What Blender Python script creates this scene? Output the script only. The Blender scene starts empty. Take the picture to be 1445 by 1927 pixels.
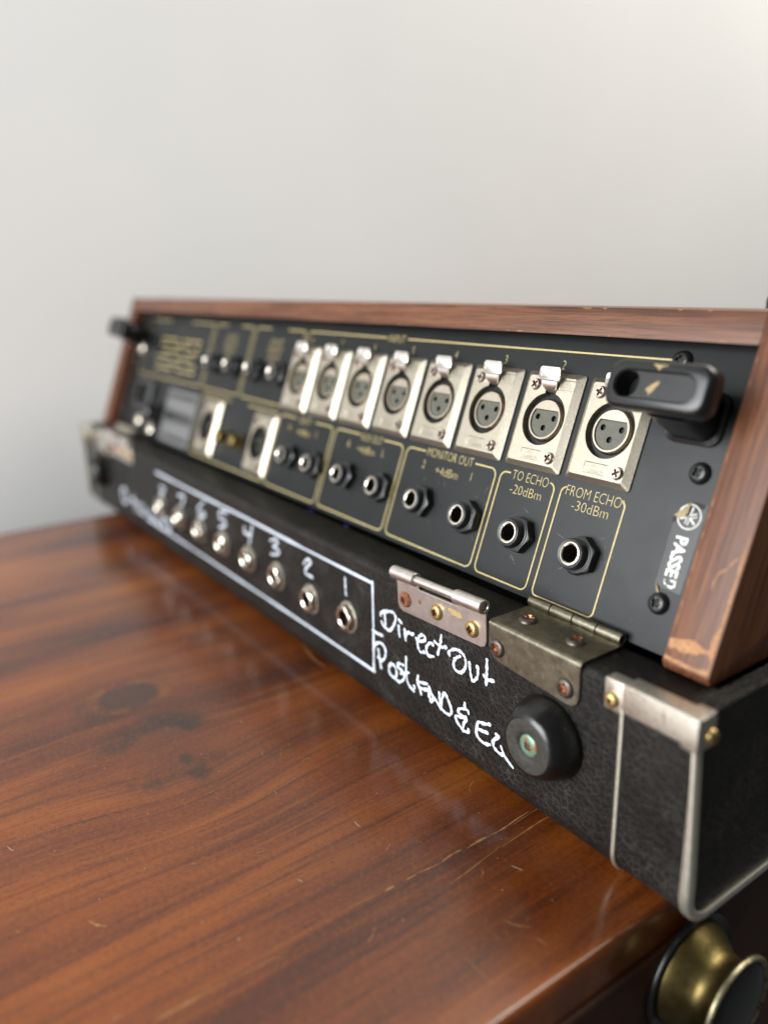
import bpy, bmesh, math, random
from mathutils import Matrix, Vector, noise
from mathutils.geometry import tessellate_polygon
random.seed(7)
S = 0.00083            # metres per drawing unit
PI = math.pi
scene = bpy.context.scene
col = scene.collection

# ------------------------------------------------------------------ camera
CAM = (118.294, -200.833, 189.313)
RX = Vector((0.577745, 0.815842, -0.024742)); RY = Vector((0.219987, -0.184833, -0.957832)); RZ = Vector((-0.786013, 0.547940, -0.286261))      # right, down, forward
cd = bpy.data.cameras.new('camera')
cam = bpy.data.objects.new('camera', cd)
col.objects.link(cam)
cam.matrix_world = Matrix((( RX.x, -RY.x, -RZ.x, CAM[0]*S),
                           ( RX.y, -RY.y, -RZ.y, CAM[1]*S),
                           ( RX.z, -RY.z, -RZ.z, CAM[2]*S),
                           (0, 0, 0, 1)))
cd.sensor_fit = 'HORIZONTAL'; cd.sensor_width = 36
cd.lens = 1480.3/1445*36
cd.clip_start = 0.005; cd.clip_end = 50
cd.dof.use_dof = True
cd.dof.focus_distance = 330*S
cd.dof.aperture_fstop = cd.lens/(7.8*S*1000)
scene.camera = cam

# ------------------------------------------------------------------ light
w = bpy.data.worlds.new('World'); scene.world = w; w.use_nodes = True
bg = w.node_tree.nodes['Background']
bg.inputs[0].default_value = (0.93, 0.96, 1.0, 1); bg.inputs[1].default_value = 0.075
def area(name, loc, aim, sx, sy, power, colr):
    l = bpy.data.lights.new(name, 'AREA'); l.shape = 'RECTANGLE'; l.size = sx; l.size_y = sy
    l.energy = power; l.color = colr
    o = bpy.data.objects.new(name, l); col.objects.link(o)
    o.location = loc
    o.rotation_euler = (Vector(aim)-Vector(loc)).to_track_quat('-Z', 'Y').to_euler()
    return o
# tall window in front of the connector panel, and a warmer one high up behind the console
area('window_light', (-0.36, -1.50, 0.54), (-0.42, 0.10, 0.20), 1.3, 1.0, 63, (0.965, 0.985, 1.0))
area('back_window_light', (0.12, 1.40, 1.85), (-0.50, 0.12, 0.15), 1.5, 1.5, 70, (1.0, 0.955, 0.87))
vs = scene.view_settings
vs.view_transform = 'Standard'; vs.look = 'None'; vs.gamma = 1; vs.exposure = 0
vs.use_curve_mapping = False

# ------------------------------------------------------------------ materials
def nodes(name):
    m = bpy.data.materials.new(name); m.use_nodes = True
    nt = m.node_tree
    return m, nt, nt.nodes['Principled BSDF']
class N:
    """small helper for node graphs"""
    def __init__(s, nt): s.nt = nt
    def new(s, t, **k):
        n = s.nt.nodes.new(t)
        for a, b in k.items(): setattr(n, a, b)
        return n
    def link(s, a, b): s.nt.links.new(a, b)
    def put(s, sock, v):
        if isinstance(v, (int, float, tuple)): sock.default_value = v
        elif v is not None: s.link(v, sock)
    def math(s, op, a, b=None, c=None, clamp=False):
        n = s.new('ShaderNodeMath', operation=op); n.use_clamp = clamp
        s.put(n.inputs[0], a); s.put(n.inputs[1], b); s.put(n.inputs[2], c)
        return n.outputs[0]
    def coord(s, scale=(1, 1, 1), off=(0, 0, 0), rot=(0, 0, 0)):
        tc = s.new('ShaderNodeTexCoord'); mp = s.new('ShaderNodeMapping')
        mp.inputs['Scale'].default_value = tuple(x/S for x in scale)
        mp.inputs['Location'].default_value = off; mp.inputs['Rotation'].default_value = rot
        s.link(tc.outputs['Object'], mp.inputs['Vector'])
        return mp.outputs[0]
    def noise(s, vec, scale=1, detail=3, rough=.55, dist=0):
        n = s.new('ShaderNodeTexNoise'); s.put(n.inputs['Vector'], vec)
        n.inputs['Scale'].default_value = scale; n.inputs['Detail'].default_value = detail
        n.inputs['Roughness'].default_value = rough; n.inputs['Distortion'].default_value = dist
        return n.outputs['Fac']
    def vor(s, vec, scale=1, feature='F1', rnd=1):
        n = s.new('ShaderNodeTexVoronoi', feature=feature); s.put(n.inputs['Vector'], vec)
        n.inputs['Scale'].default_value = scale; n.inputs['Randomness'].default_value = rnd
        return n.outputs['Distance']
    def ramp(s, fac, stops):
        n = s.new('ShaderNodeValToRGB'); e = n.color_ramp.elements
        while len(e) < len(stops): e.new(.5)
        for el, (p, c) in zip(e, stops):
            el.position = p; el.color = tuple(c)+(1,) if len(c) == 3 else c
        s.put(n.inputs[0], fac)
        return n.outputs[0]
    def step(s, fac, a, b):
        n = s.new('ShaderNodeMapRange'); n.interpolation_type = 'SMOOTHSTEP'
        s.put(n.inputs[0], fac); n.inputs[1].default_value = a; n.inputs[2].default_value = b
        return n.outputs[0]
    def mix(s, fac, a, b, mode='MIX'):
        n = s.new('ShaderNodeMix', data_type='RGBA', blend_type=mode)
        s.put(n.inputs[0], fac); 
        for k, v in ((6, a), (7, b)):
            if isinstance(v, tuple) and len(v) == 3: v = v+(1,)
            s.put(n.inputs[k], v)
        return n.outputs[2]
    def bump(s, h, strength, dist, bs):
        n = s.new('ShaderNodeBump'); s.put(n.inputs['Height'], h)
        n.inputs['Strength'].default_value = strength; n.inputs['Distance'].default_value = dist*S
        s.link(n.outputs[0], bs.inputs['Normal'])
def simple(name, c, rough=.5, metal=0, var=0, vscale=.3, spec=.5, bump=0, bscale=2, dirt=None, dirt_lim=(.55, .75), dscale=.15, rvar=0, objvar=0):
    m, nt, b = nodes(name); g = N(nt)
    b.inputs['Metallic'].default_value = metal; b.inputs['Roughness'].default_value = rough
    b.inputs['Specular IOR Level'].default_value = spec
    co = g.coord()
    nz = g.noise(co, vscale, 4)
    lo = tuple(max(0, x*(1-var)) for x in c); hi = tuple(min(1, x*(1+var)) for x in c)
    colr = g.ramp(nz, [(.3, lo), (.7, hi)])
    if dirt:
        d = g.step(g.noise(co, dscale, 6, .7), *dirt_lim)
        colr = g.mix(d, colr, dirt)
    if objvar:
        oi = g.new('ShaderNodeObjectInfo'); k = g.math('MULTIPLY_ADD', oi.outputs['Random'], objvar, 1-objvar)
        cb = g.new('ShaderNodeCombineXYZ')
        for q in range(3): g.link(k, cb.inputs[q])
        colr = g.mix(1.0, colr, cb.outputs[0], 'MULTIPLY')
    g.link(colr, b.inputs['Base Color'])
    if rvar:
        r = g.math('MULTIPLY_ADD', g.noise(co, vscale*1.7, 5), rvar, rough-rvar*.5, clamp=True)
        g.link(r, b.inputs['Roughness'])
    if bump: g.bump(g.noise(co, bscale, 4), bump, 1, b)
    return m
MAT = {}
def leather():
    m, nt, b = nodes('leather'); g = N(nt)
    co = g.coord(); wob = g.noise(co, .35, 3)
    add = g.new('ShaderNodeVectorMath', operation='ADD'); sc = g.new('ShaderNodeVectorMath', operation='SCALE')
    cn = g.new('ShaderNodeTexNoise'); g.put(cn.inputs['Vector'], co); cn.inputs['Scale'].default_value = .5
    g.link(cn.outputs['Color'], sc.inputs[0]); sc.inputs['Scale'].default_value = 1.6
    g.link(co, add.inputs[0]); g.link(sc.outputs[0], add.inputs[1])
    e1 = g.vor(add.outputs[0], .33, 'DISTANCE_TO_EDGE'); e2 = g.vor(add.outputs[0], .85, 'DISTANCE_TO_EDGE')
    crack = g.math('MINIMUM', g.step(e1, 0, .09), g.math('MULTIPLY_ADD', g.step(e2, 0, .10), .55, .45))
    dust = g.step(g.noise(co, .045, 5, .65), .42, .72)
    line = g.math('MULTIPLY', g.math('SUBTRACT', 1, crack), g.math('MULTIPLY_ADD', dust, .75, .25))
    base = g.ramp(g.noise(co, .06, 4), [(.3, (.0042, .0036, .0033)), (.7, (.0085, .0068, .0060))])
    c = g.mix(g.math('MULTIPLY', line, .6), base, (.085, .078, .068))
    c = g.mix(g.math('MULTIPLY', g.step(g.noise(co, .09, 7, .75), .60, .8), .22), c, (.05, .047, .04))
    g.link(c, b.inputs['Base Color'])
    b.inputs['Roughness'].default_value = .44; b.inputs['Specular IOR Level'].default_value = .17
    g.link(g.math('MULTIPLY_ADD', dust, .14, .38), b.inputs['Roughness'])
    g.bump(crack, .35, .5, b)
    return m
def panel_paint():
    m, nt, b = nodes('panel_paint'); g = N(nt); co = g.coord()
    base = g.ramp(g.noise(co, .03, 4), [(.35, (.0085, .0098, .0101)), (.7, (.0125, .0140, .0142))])
    speck = g.step(g.vor(co, .28), .045, .03)
    keep = g.step(g.noise(co, .07, 3), .5, .62)
    c = g.mix(g.math('MULTIPLY', g.math('MULTIPLY', speck, keep), .7), base, (.30, .31, .31))
    c = g.mix(g.math('MULTIPLY', g.step(g.noise(co, .5, 6, .8), .6, .8), .10), c, (.16, .17, .17))
    g.link(c, b.inputs['Base Color'])
    g.link(g.math('MULTIPLY_ADD', g.noise(co, .08, 5), .12, .36), b.inputs['Roughness'])
    b.inputs['Specular IOR Level'].default_value = .24
    g.bump(g.noise(co, 3.5, 2), .06, .3, b)
    return m
def laminate(name, axis):
    """printed walnut laminate; axis = grain direction in the panel's own axes"""
    m, nt, b = nodes(name); g = N(nt)
    sc = {'u': (.012, .42, .42), 'v': (.42, .012, .42), 's': (.3, .012, .16)}[axis]
    co = g.coord(sc); fine = g.coord(tuple(x*5 for x in sc))
    n1 = g.noise(co, 1, 5, .6, .6); n2 = g.noise(fine, 1, 4, .7)
    c = g.ramp(n1, [(.28, (.040, .014, .006)), (.42, (.095, .034, .015)), (.54, (.140, .053, .024)), (.70, (.190, .078, .038))])
    c = g.mix(g.math('MULTIPLY', g.step(n2, .50, .66), .7), c, (.030, .011, .006))
    c = g.mix(g.math('MULTIPLY', g.step(n2, .45, .28), .35), c, (.20, .090, .050))
    spot = g.step(g.noise(g.coord((.5, .5, .5)), 1, 5, .7), .66, .74)
    c = g.mix(g.math('MULTIPLY', spot, .3), c, (.30, .17, .11))
    g.link(c, b.inputs['Base Color'])
    b.inputs['Roughness'].default_value = .42; b.inputs['Specular IOR Level'].default_value = .30
    g.bump(n2, .12, .4, b)
    return m
def table_wood():
    m, nt, b = nodes('table_wood'); g = N(nt)
    tc = g.new('ShaderNodeTexCoord'); mp = g.new('ShaderNodeMapping')
    mp.inputs['Scale'].default_value = (1/S,)*3
    g.link(tc.outputs['Object'], mp.inputs['Vector'])
    sx = g.new('ShaderNodeSeparateXYZ'); g.link(mp.outputs[0], sx.inputs[0])
    X, Y = sx.outputs[0], sx.outputs[1]
    base = mp.outputs[0]
    # a wandering offset so that nothing runs ruler straight
    wob = g.math('MULTIPLY_ADD', g.noise(g.coord((.008, .003, .01)), 1, 3), 14, -7)
    def ell(cx, cy, rx, ry, jit=.35):
        dx = g.math('DIVIDE', g.math('SUBTRACT', X, cx), rx); dy = g.math('DIVIDE', g.math('SUBTRACT', Y, cy), ry)
        d = g.math('SQRT', g.math('ADD', g.math('MULTIPLY', dx, dx), g.math('MULTIPLY', dy, dy)))
        d = g.math('ADD', d, g.math('MULTIPLY_ADD', g.noise(base, .05, 4), jit*2, -jit))
        return d, dx
    d1, x1 = ell(-273, -99, 15, 19, .16); d2, x2 = ell(-211, -101, 24, 20, .18)
    def push(d, dx, amt):
        f = g.math('POWER', 2.718, g.math('MULTIPLY', g.math('MULTIPLY', d, d), -.22))
        return g.math('MULTIPLY', g.math('MULTIPLY', f, dx), amt)
    warp = g.math('ADD', wob, g.math('ADD', push(d1, x1, -9), push(d2, x2, -13)))
    gx = g.math('ADD', X, warp)
    def gv(fx, fy, z=0):
        cb = g.new('ShaderNodeCombineXYZ')
        g.link(g.math('MULTIPLY', gx, fx), cb.inputs[0]); g.link(g.math('MULTIPLY', Y, fy), cb.inputs[1]); cb.inputs[2].default_value = z
        return cb.outputs[0]
    broad = g.noise(gv(.022, .0040), 1, 3, .5)
    c = g.ramp(broad, [(.30, (.044, .0072, .0010)), (.42, (.105, .0215, .0020)), (.55, (.182, .0435, .0036)), (.70, (.275, .0790, .0076))])
    ring = g.noise(gv(.20, .0040, 3), 1, 3, .65)
    c = g.mix(g.math('MULTIPLY', g.step(ring, .50, .70), .55), c, (.024, .0050, .0014))
    c = g.mix(g.math('MULTIPLY', g.step(ring, .46, .28), .40), c, (.26, .082, .0095))
    hair = g.noise(gv(2.2, .018, 11), 1, 2, .5)
    c = g.mix(g.math('MULTIPLY', g.step(hair, .52, .70), .5), c, (.022, .005, .0018))
    pore = g.noise(gv(1.0, .024, 7), 1, 2, .5)
    c = g.mix(g.math('MULTIPLY', g.step(pore, .63, .72), g.math('MULTIPLY_ADD', g.step(broad, .65, .35), .4, .45)), c, (.013, .004, .002))
    # knots: smoky surround, darker heart, broken rim
    sm = g.step(g.noise(base, .022, 4), .38, .62)
    c = g.mix(g.math('MULTIPLY', g.math('MULTIPLY', g.step(d1, 2.2, .9), .92), sm), c, (.014, .006, .0035))
    c = g.mix(g.math('MULTIPLY', g.math('MULTIPLY', g.step(d2, 2.1, .9), .70), g.step(g.noise(base, .03, 4), .36, .62)), c, (.030, .012, .007))
    rim1 = g.math('MULTIPLY', g.math('MULTIPLY', g.step(d1, .70, .92), g.step(d1, 1.25, .98)), g.step(g.noise(base, .07, 3), .36, .60))
    c = g.mix(g.math('MULTIPLY', rim1, .6), c, (.19, .058, .010))
    c = g.mix(g.math('MULTIPLY', g.step(d1, 1.05, .7), .92), c, (.030, .012, .006))
    c = g.mix(g.math('MULTIPLY', g.step(d2, 1.15, .75), .62), c, (.105, .024, .0060))
    edge2 = g.math('MULTIPLY', g.math('MULTIPLY', g.step(d2, .78, 1.0), g.step(d2, 1.7, 1.02)), g.step(g.noise(base, .03, 3), .40, .64))
    c = g.mix(g.math('MULTIPLY', edge2, .95), c, (.018, .008, .005))
    d3, _ = ell(-199, -96, 5, 3.2, .5)
    c = g.mix(g.math('MULTIPLY', g.step(d3, 1.3, .5), .75), c, (.022, .010, .006))
    # haze of fine scuffs, mottled varnish
    mott = g.noise(base, .55, 5, .75)
    c = g.mix(g.math('MULTIPLY', g.step(mott, .50, .72), .42), c, (.24, .074, .0110))
    c = g.mix(g.math('MULTIPLY', g.step(mott, .50, .28), .5), c, (.030, .007, .002))
    g.link(c, b.inputs['Base Color'])
    b.inputs['Roughness'].default_value = .55
    b.inputs['Specular IOR Level'].default_value = .18
    b.inputs['Coat Weight'].default_value = .9; b.inputs['Coat IOR'].default_value = 1.5
    g.link(g.math('MULTIPLY_ADD', g.noise(base, .12, 6, .75), .18, .09), b.inputs['Coat Roughness'])
    cbn = g.new('ShaderNodeBump'); g.put(cbn.inputs['Height'], g.noise(g.coord((.10, .03, .1)), 1, 3)); cbn.inputs['Strength'].default_value = .10; cbn.inputs['Distance'].default_value = S
    g.link(cbn.outputs[0], b.inputs['Coat Normal'])
    h = g.math('ADD', g.math('MULTIPLY', mott, .5), g.math('MULTIPLY', g.step(pore, .6, .75), -.6))
    g.bump(h, .16, .5, b)
    return m
def plaster():
    m, nt, b = nodes('plaster'); g = N(nt); co = g.coord()
    c = g.ramp(g.noise(co, .004, 3), [(.3, (.77, .775, .775)), (.7, (.80, .80, .80))])
    g.link(c, b.inputs['Base Color']); b.inputs['Roughness'].default_value = .85
    g.bump(g.noise(co, .15, 4), .08, 1, b)
    return m
MAT['leather'] = leather(); MAT['panel'] = panel_paint()
MAT['lam_u'] = laminate('walnut_laminate_along', 'u'); MAT['lam_v'] = laminate('walnut_laminate_upright', 'v'); MAT['lam_s'] = laminate('walnut_laminate_side', 's')
MAT['table'] = table_wood(); MAT['plaster'] = plaster()
MAT['gold'] = simple('gold_ink', (.47, .385, .165), .5, 0, .2, .6, dirt=(.22, .18, .08), dirt_lim=(.58, .8), dscale=.3)
MAT['nickel'] = simple('cast_nickel', (.50, .455, .365), .44, 1, .10, .9, bump=.10, bscale=1.6, dirt=(.36, .30, .21), dirt_lim=(.56, .80), dscale=.5, rvar=.16, objvar=.22)
MAT['shell'] = simple('polished_nickel', (.70, .62, .50), .24, 1, .06, .4)
MAT['latch'] = simple('latch_steel', (.80, .76, .70), .30, 1, .05, .5)
MAT['well'] = simple('socket_well', (.22, .195, .15), .42, 1, .2, .5)
MAT['insert'] = simple('grey_insert', (.085, .082, .060), .5, 0, .12, .4)
MAT['void'] = simple('dark_cavity', (.008, .007, .005), .7)
MAT['screw'] = simple('zinc_screw', (.74, .66, .58), .28, 1, .10, .5)
MAT['slot'] = simple('rusty_recess', (.13, .045, .025), .75, .2, .3, .8)
MAT['black_plastic'] = simple('black_plastic', (.0085, .0085, .009), .30, 0, .2, .4, bump=.03, bscale=1.2, rvar=.10)
MAT['black_satin'] = simple('black_satin_nut', (.014, .015, .016), .36, 0, .2, .5, spec=.6)
MAT['ring'] = simple('plated_ring', (.86, .80, .68), .20, 1, .05)
MAT['bore'] = simple('jack_bore', (.045, .036, .022), .45, .6, .3, .6)
MAT['rubber'] = simple('black_rubber', (.0065, .0065, .0062), .27, 0, .25, .25, dirt=(.03, .027, .022), dirt_lim=(.60, .80), dscale=.35, bump=.05, bscale=1)
MAT['foot_face'] = simple('worn_rubber_face', (.028, .025, .020), .7, 0, .5, .5, bump=.2, bscale=.8)
MAT['verdigris'] = simple('verdigris_screw', (.16, .34, .24), .42, .5, .3, .8, dirt=(.26, .12, .06), dirt_lim=(.5, .62), dscale=.35)
MAT['steel'] = simple('hinge_steel', (.74, .69, .65), .36, 1, .10, .25, dirt=(.40, .28, .20), dirt_lim=(.62, .85), dscale=.16, rvar=.12, bump=.04, bscale=.8)
MAT['bronze'] = simple('aged_bronze', (.21, .19, .14), .38, 1, .25, .25, dirt=(.33, .32, .27), dirt_lim=(.52, .78), dscale=.35, rvar=.18, bump=.10, bscale=.8)
MAT['rust'] = simple('rusted_screw', (.22, .085, .045), .8, .3, .45, .9, bump=.4, bscale=1.2)
MAT['brass_screw'] = simple('tarnished_brass_screw', (.50, .36, .15), .40, .9, .35, .7, dirt=(.20, .10, .05), dirt_lim=(.52, .68), dscale=.6, bump=.2, bscale=1.2)
MAT['dark_screw'] = simple('dark_bronze_screw', (.12, .10, .085), .45, .9, .3, .6)
MAT['copper'] = simple('copper_recess', (.40, .20, .12), .40, .9, .3, .9)
MAT['alu'] = simple('aluminium_trim', (.70, .67, .56), .42, .9, .08, .22, dirt=(.30, .24, .17), dirt_lim=(.56, .76), dscale=.45, rvar=.10, bump=.05, bscale=.6)
MAT['bracket'] = simple('nickel_bracket', (.64, .61, .53), .38, 1, .10, .3, dirt=(.26, .20, .14), dirt_lim=(.50, .72), dscale=.6, rvar=.10)
MAT['paint_pen'] = simple('white_paint_pen', (.58, .63, .70), .6, 0, .22, .5, dirt=(.06, .06, .065), dirt_lim=(.56, .70), dscale=1.1)
MAT['brass'] = simple('old_brass', (.155, .115, .043), .42, 1, .3, .10, dirt=(.09, .075, .03), dirt_lim=(.50, .70), dscale=.09, rvar=.2, bump=.05, bscale=.5)
MAT['brass_edge'] = simple('brass_rim', (.30, .27, .17), .42, 1, .35, .4, dirt=(.06, .05, .03), dirt_lim=(.5, .64), dscale=.35)
MAT['particle'] = simple('bare_particle_board', (.38, .195, .090), .8, 0, .30, .8, dirt=(.22, .10, .05), dirt_lim=(.52, .75), dscale=.7, bump=.3, bscale=1)
MAT['scratch'] = simple('bare_scratch', (.30, .15, .05), .6, 0, .25, .6)
MAT['lint'] = simple('dust_lint', (.34, .27, .20), .8, 0, .3)
MAT['film'] = simple('sticker_film', (.026, .028, .028), .30, 0, .1)
MAT['white_ink'] = simple('white_ink', (.72, .71, .66), .5, 0, .1, .6)
MAT['fold'] = simple('sticker_back', (.34, .27, .15), .45, .2, .25, .8)
MAT['label_plate'] = simple('silver_label', (.17, .172, .17), .5, .3, .08)
MAT['chip_gold'] = simple('paint_fleck', (.34, .25, .11), .6, 0, .2)
MAT['scuff'] = simple('panel_scuff', (.11, .115, .115), .5, 0, .3)
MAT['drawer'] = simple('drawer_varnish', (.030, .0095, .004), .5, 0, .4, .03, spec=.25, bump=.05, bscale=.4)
MAT['top_metal'] = simple('console_top', (.20, .20, .195), .35, .6, .1)
MAT['inner_wood'] = simple('raw_edge', (.30, .15, .08), .8, 0, .3)
MAT['blue'] = simple('blue_tape', (.008, .014, .14), .5)

# ------------------------------------------------------------------ mesh helpers (drawing units; u right, v up, h out)
TH = math.radians(20.769)
PO = Vector((0, 26.075, 55.0))
FP = Matrix(((1, 0, 0, PO.x*S), (0, math.sin(TH), -math.cos(TH), PO.y*S), (0, math.cos(TH), math.sin(TH), PO.z*S), (0, 0, 0, 1)))  # tilted rear panel
FF = Matrix(((1, 0, 0, 0), (0, 0, -1, 0), (0, 1, 0, 0), (0, 0, 0, 1)))      # upright face of the case
FW = Matrix.Identity(4)
def T(u, v, h=0): return Matrix.Translation((u*S, v*S, h*S))
def RZm(a): return Matrix.Rotation(a, 4, 'Z')

class MB:
    def __init__(s): s.v = []; s.f = []; s.m = []
    def add(s, vs, fs, mi=0):
        o = len(s.v); s.v += [tuple(p) for p in vs]; s.f += [tuple(i+o for i in f) for f in fs]; s.m += [mi]*len(fs); return s
    def rings(s, rings, mi=0, cap0=False, cap1=False, closed=True):
        n = len(rings[0]); vs = [p for r in rings for p in r]; fs = []
        for i in range(len(rings)-1):
            for j in range(n if closed else n-1):
                k = (j+1) % n
                fs.append((i*n+j, i*n+k, (i+1)*n+k, (i+1)*n+j))
        if cap0: fs.append(tuple(range(n-1, -1, -1)))
        if cap1: fs.append(tuple(range((len(rings)-1)*n, len(rings)*n)))
        return s.add(vs, fs, mi)
    def lathe(s, prof, n=32, c=(0, 0), mi=0, cap0=False, cap1=True, h0=0):
        return s.rings([[(c[0]+r*math.cos(2*PI*k/n), c[1]+r*math.sin(2*PI*k/n), h+h0) for k in range(n)] for r, h in prof], mi, cap0, cap1)
    def flat(s, outer, holes=(), h=0, mi=0):
        loops = [outer]+list(holes)
        tri = tessellate_polygon([[Vector((p[0], p[1], 0)) for p in l] for l in loops])
        pts = [(p[0], p[1], h) for l in loops for p in l]
        fs = []
        for t in tri:
            a, b, c = (Vector(pts[i]) for i in t)
            fs.append(tuple(t) if (b-a).cross(c-a).z > 0 else tuple(reversed(t)))
        return s.add(pts, fs, mi)
    def slab(s, outer, holes=(), h0=0, h1=1, bev=0, mi=0, hole_to=None, mh=None):
        """plate with chamfered outer edge and through holes"""
        o2 = inset(outer, bev) if bev else outer
        s.flat(o2, holes, h1, mi)
        r = [[(x, y, h0) for x, y in outer]]
        if bev: r.append([(x, y, h1-bev*.9) for x, y in outer])
        r.append([(x, y, h1) for x, y in o2])
        s.rings(r, mi)
        for hl in holes:
            d = hole_to if hole_to is not None else h0
            s.rings([[(x, y, h1) for x, y in hl], [(x, y, d) for x, y in hl]], mi if mh is None else mh)
        return s
    def box(s, a, b, bev=0, mi=0, seg=2):
        bm = bmesh.new(); bmesh.ops.create_cube(bm, size=1)
        for v in bm.verts: v.co = Vector([(a[i]+b[i])/2+v.co[i]*(b[i]-a[i]) for i in range(3)])
        if bev: bmesh.ops.bevel(bm, geom=bm.edges[:], offset=bev, segments=seg, profile=.6, affect='EDGES')
        return s.bm(bm, mi)
    def prism(s, poly, x0, x1, bev=0, mi=0, seg=2):
        """poly in (y,z), swept along x"""
        bm = bmesh.new(); n = len(poly)
        A = [bm.verts.new((x0, y, z)) for y, z in poly]; B = [bm.verts.new((x1, y, z)) for y, z in poly]
        bm.faces.new(A); bm.faces.new(B[::-1])
        for i in range(n): bm.faces.new((A[i], B[i], B[(i+1) % n], A[(i+1) % n]))
        bmesh.ops.recalc_face_normals(bm, faces=bm.faces)
        if bev: bmesh.ops.bevel(bm, geom=bm.edges[:], offset=bev, segments=seg, profile=.6, affect='EDGES')
        return s.bm(bm, mi)
    def bm(s, bm, mi=0):
        bm.verts.index_update()
        s.add([v.co for v in bm.verts], [[v.index for v in f.verts] for f in bm.faces], mi); bm.free(); return s
    def tube(s, path, r, n=10, mi=0, cap=True):
        P = [Vector(p) for p in path]; rings = []; up = None
        for i, p in enumerate(P):
            t = (P[min(i+1, len(P)-1)]-P[max(i-1, 0)]).normalized()
            if up is None: up = t.orthogonal().normalized()
            up = (up-t*up.dot(t)).normalized(); sd = t.cross(up)
            rr = r[i] if isinstance(r, (list, tuple)) else r
            rings.append([p+(up*math.cos(2*PI*k/n)+sd*math.sin(2*PI*k/n))*rr for k in range(n)])
        return s.rings(rings, mi, cap, cap)
    def ribbon(s, pts, w, h=0.12, mi=0, jit=.12, smooth=True, taper=False, dome=.10):
        """pen stroke: flat line with round ends, slightly domed"""
        P = catmull(pts) if smooth and len(pts) > 2 else resample(pts)
        n = len(P); L = []; C = []; R = []
        for i, p in enumerate(P):
            a, b = P[max(i-1, 0)], P[min(i+1, n-1)]
            tx, ty = b[0]-a[0], b[1]-a[1]; l = math.hypot(tx, ty) or 1; tx /= l; ty /= l
            ww = w*.5*(1+jit*(noise.noise((p[0]*1.3, p[1]*1.3, w*7))*1.6))
            if taper: ww *= .25+.75*math.sin(PI*(i+.5)/n)
            L.append((p[0]-ty*ww, p[1]+tx*ww, h)); R.append((p[0]+ty*ww, p[1]-tx*ww, h)); C.append((p[0], p[1], h+dome))
            if i in (0, n-1):
                sg = -1 if i == 0 else 1; cap = []
                for k in range(1, 6):
                    an = PI*k/6
                    cap.append((p[0]+ww*(-ty*math.cos(an)+sg*tx*math.sin(an)), p[1]+ww*(tx*math.cos(an)+sg*ty*math.sin(an)), h))
                if i == 0: c0 = (L[0], cap, R[0], C[0])
                else: c1 = (L[-1], cap, R[-1], C[-1])
        vs = L+C+R; fs = []
        for i in range(n-1):
            fs += [(i, i+n, i+n+1, i+1), (i+n, i+2*n, i+2*n+1, i+n+1)]
        s.add(vs, fs, mi)
        for a, cap, b, c in (c0, c1):
            loop = [a]+cap+[b]
            s.add([c]+loop, [(0, k+1, k+2) for k in range(len(loop)-1)], mi)
        return s
    def text(s, txt, u, v, size, width=None, h=.12, mi=0, rot=0, thin=0, align='CENTER'):
        cu = bpy.data.curves.new('t', 'FONT'); cu.body = txt; cu.size = 1; cu.offset = thin; cu.resolution_u = 3
        ob = bpy.data.objects.new('t', cu); col.objects.link(ob)
        me = bpy.data.meshes.new_from_object(ob)
        xs = [p.co.x for p in me.vertices]; ys = [p.co.y for p in me.vertices]
        x0, x1, y0, y1 = min(xs), max(xs), min(ys), max(ys)
        ky = size/.73                              # cap height of the built-in face
        kx = width/(x1-x0) if width else ky*.82
        ca, sa = math.cos(rot), math.sin(rot); out = []
        for p in me.vertices:
            x = (p.co.x-(x0+x1)/2)*kx; y = (p.co.y-.365)*ky
            out.append((u+x*ca-y*sa, v+x*sa+y*ca, h))
        s.add(out, [tuple(f.vertices) for f in me.polygons], mi)
        bpy.data.objects.remove(ob); bpy.data.meshes.remove(me); bpy.data.curves.remove(cu)
        return s
    def mesh(s, name, mats, smooth=35):
        me = bpy.data.meshes.new(name)
        me.from_pydata([(x*S, y*S, z*S) for x, y, z in s.v], [], s.f)
        for k in (mats if isinstance(mats, (list, tuple)) else [mats]): me.materials.append(MAT[k])
        me.polygons.foreach_set('material_index', s.m)
        bm = bmesh.new(); bm.from_mesh(me)
        bmesh.ops.remove_doubles(bm, verts=bm.verts, dist=1e-7)
        bm.to_mesh(me); bm.free()
        if smooth:
            me.polygons.foreach_set('use_smooth', [True]*len(me.polygons)); me.set_sharp_from_angle(angle=math.radians(smooth))
        me.update()
        return me
def inset(poly, d):
    n = len(poly); out = []
    for i in range(n):
        p, a, b = Vector(poly[i]), Vector(poly[i-1]), Vector(poly[(i+1) % n])
        e1 = (p-a).normalized(); e2 = (b-p).normalized()
        n1 = Vector((-e1.y, e1.x)); n2 = Vector((-e2.y, e2.x)); k = n1+n2
        if k.length < 1e-6: k = n1
        k.normalize(); out.append(tuple(p+k*d/max(.5, k.dot(n1))))
    return out
def rrect(x0, y0, x1, y1, r, n=5):
    o = []
    for cx, cy, a in ((x1-r, y0+r, -90), (x1-r, y1-r, 0), (x0+r, y1-r, 90), (x0+r, y0+r, 180)):
        for k in range(n+1):
            t = math.radians(a+90*k/n); o.append((cx+r*math.cos(t), cy+r*math.sin(t)))
    return o
def circ(cx, cy, r, n=32, a0=0): return [(cx+r*math.cos(a0+2*PI*k/n), cy+r*math.sin(a0+2*PI*k/n)) for k in range(n)]
def resample(p, d=1.0):
    o = [p[0]]
    for a, b in zip(p, p[1:]):
        k = max(1, int(math.hypot(b[0]-a[0], b[1]-a[1])/d))
        o += [(a[0]+(b[0]-a[0])*t/k, a[1]+(b[1]-a[1])*t/k) for t in range(1, k+1)]
    return o
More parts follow.
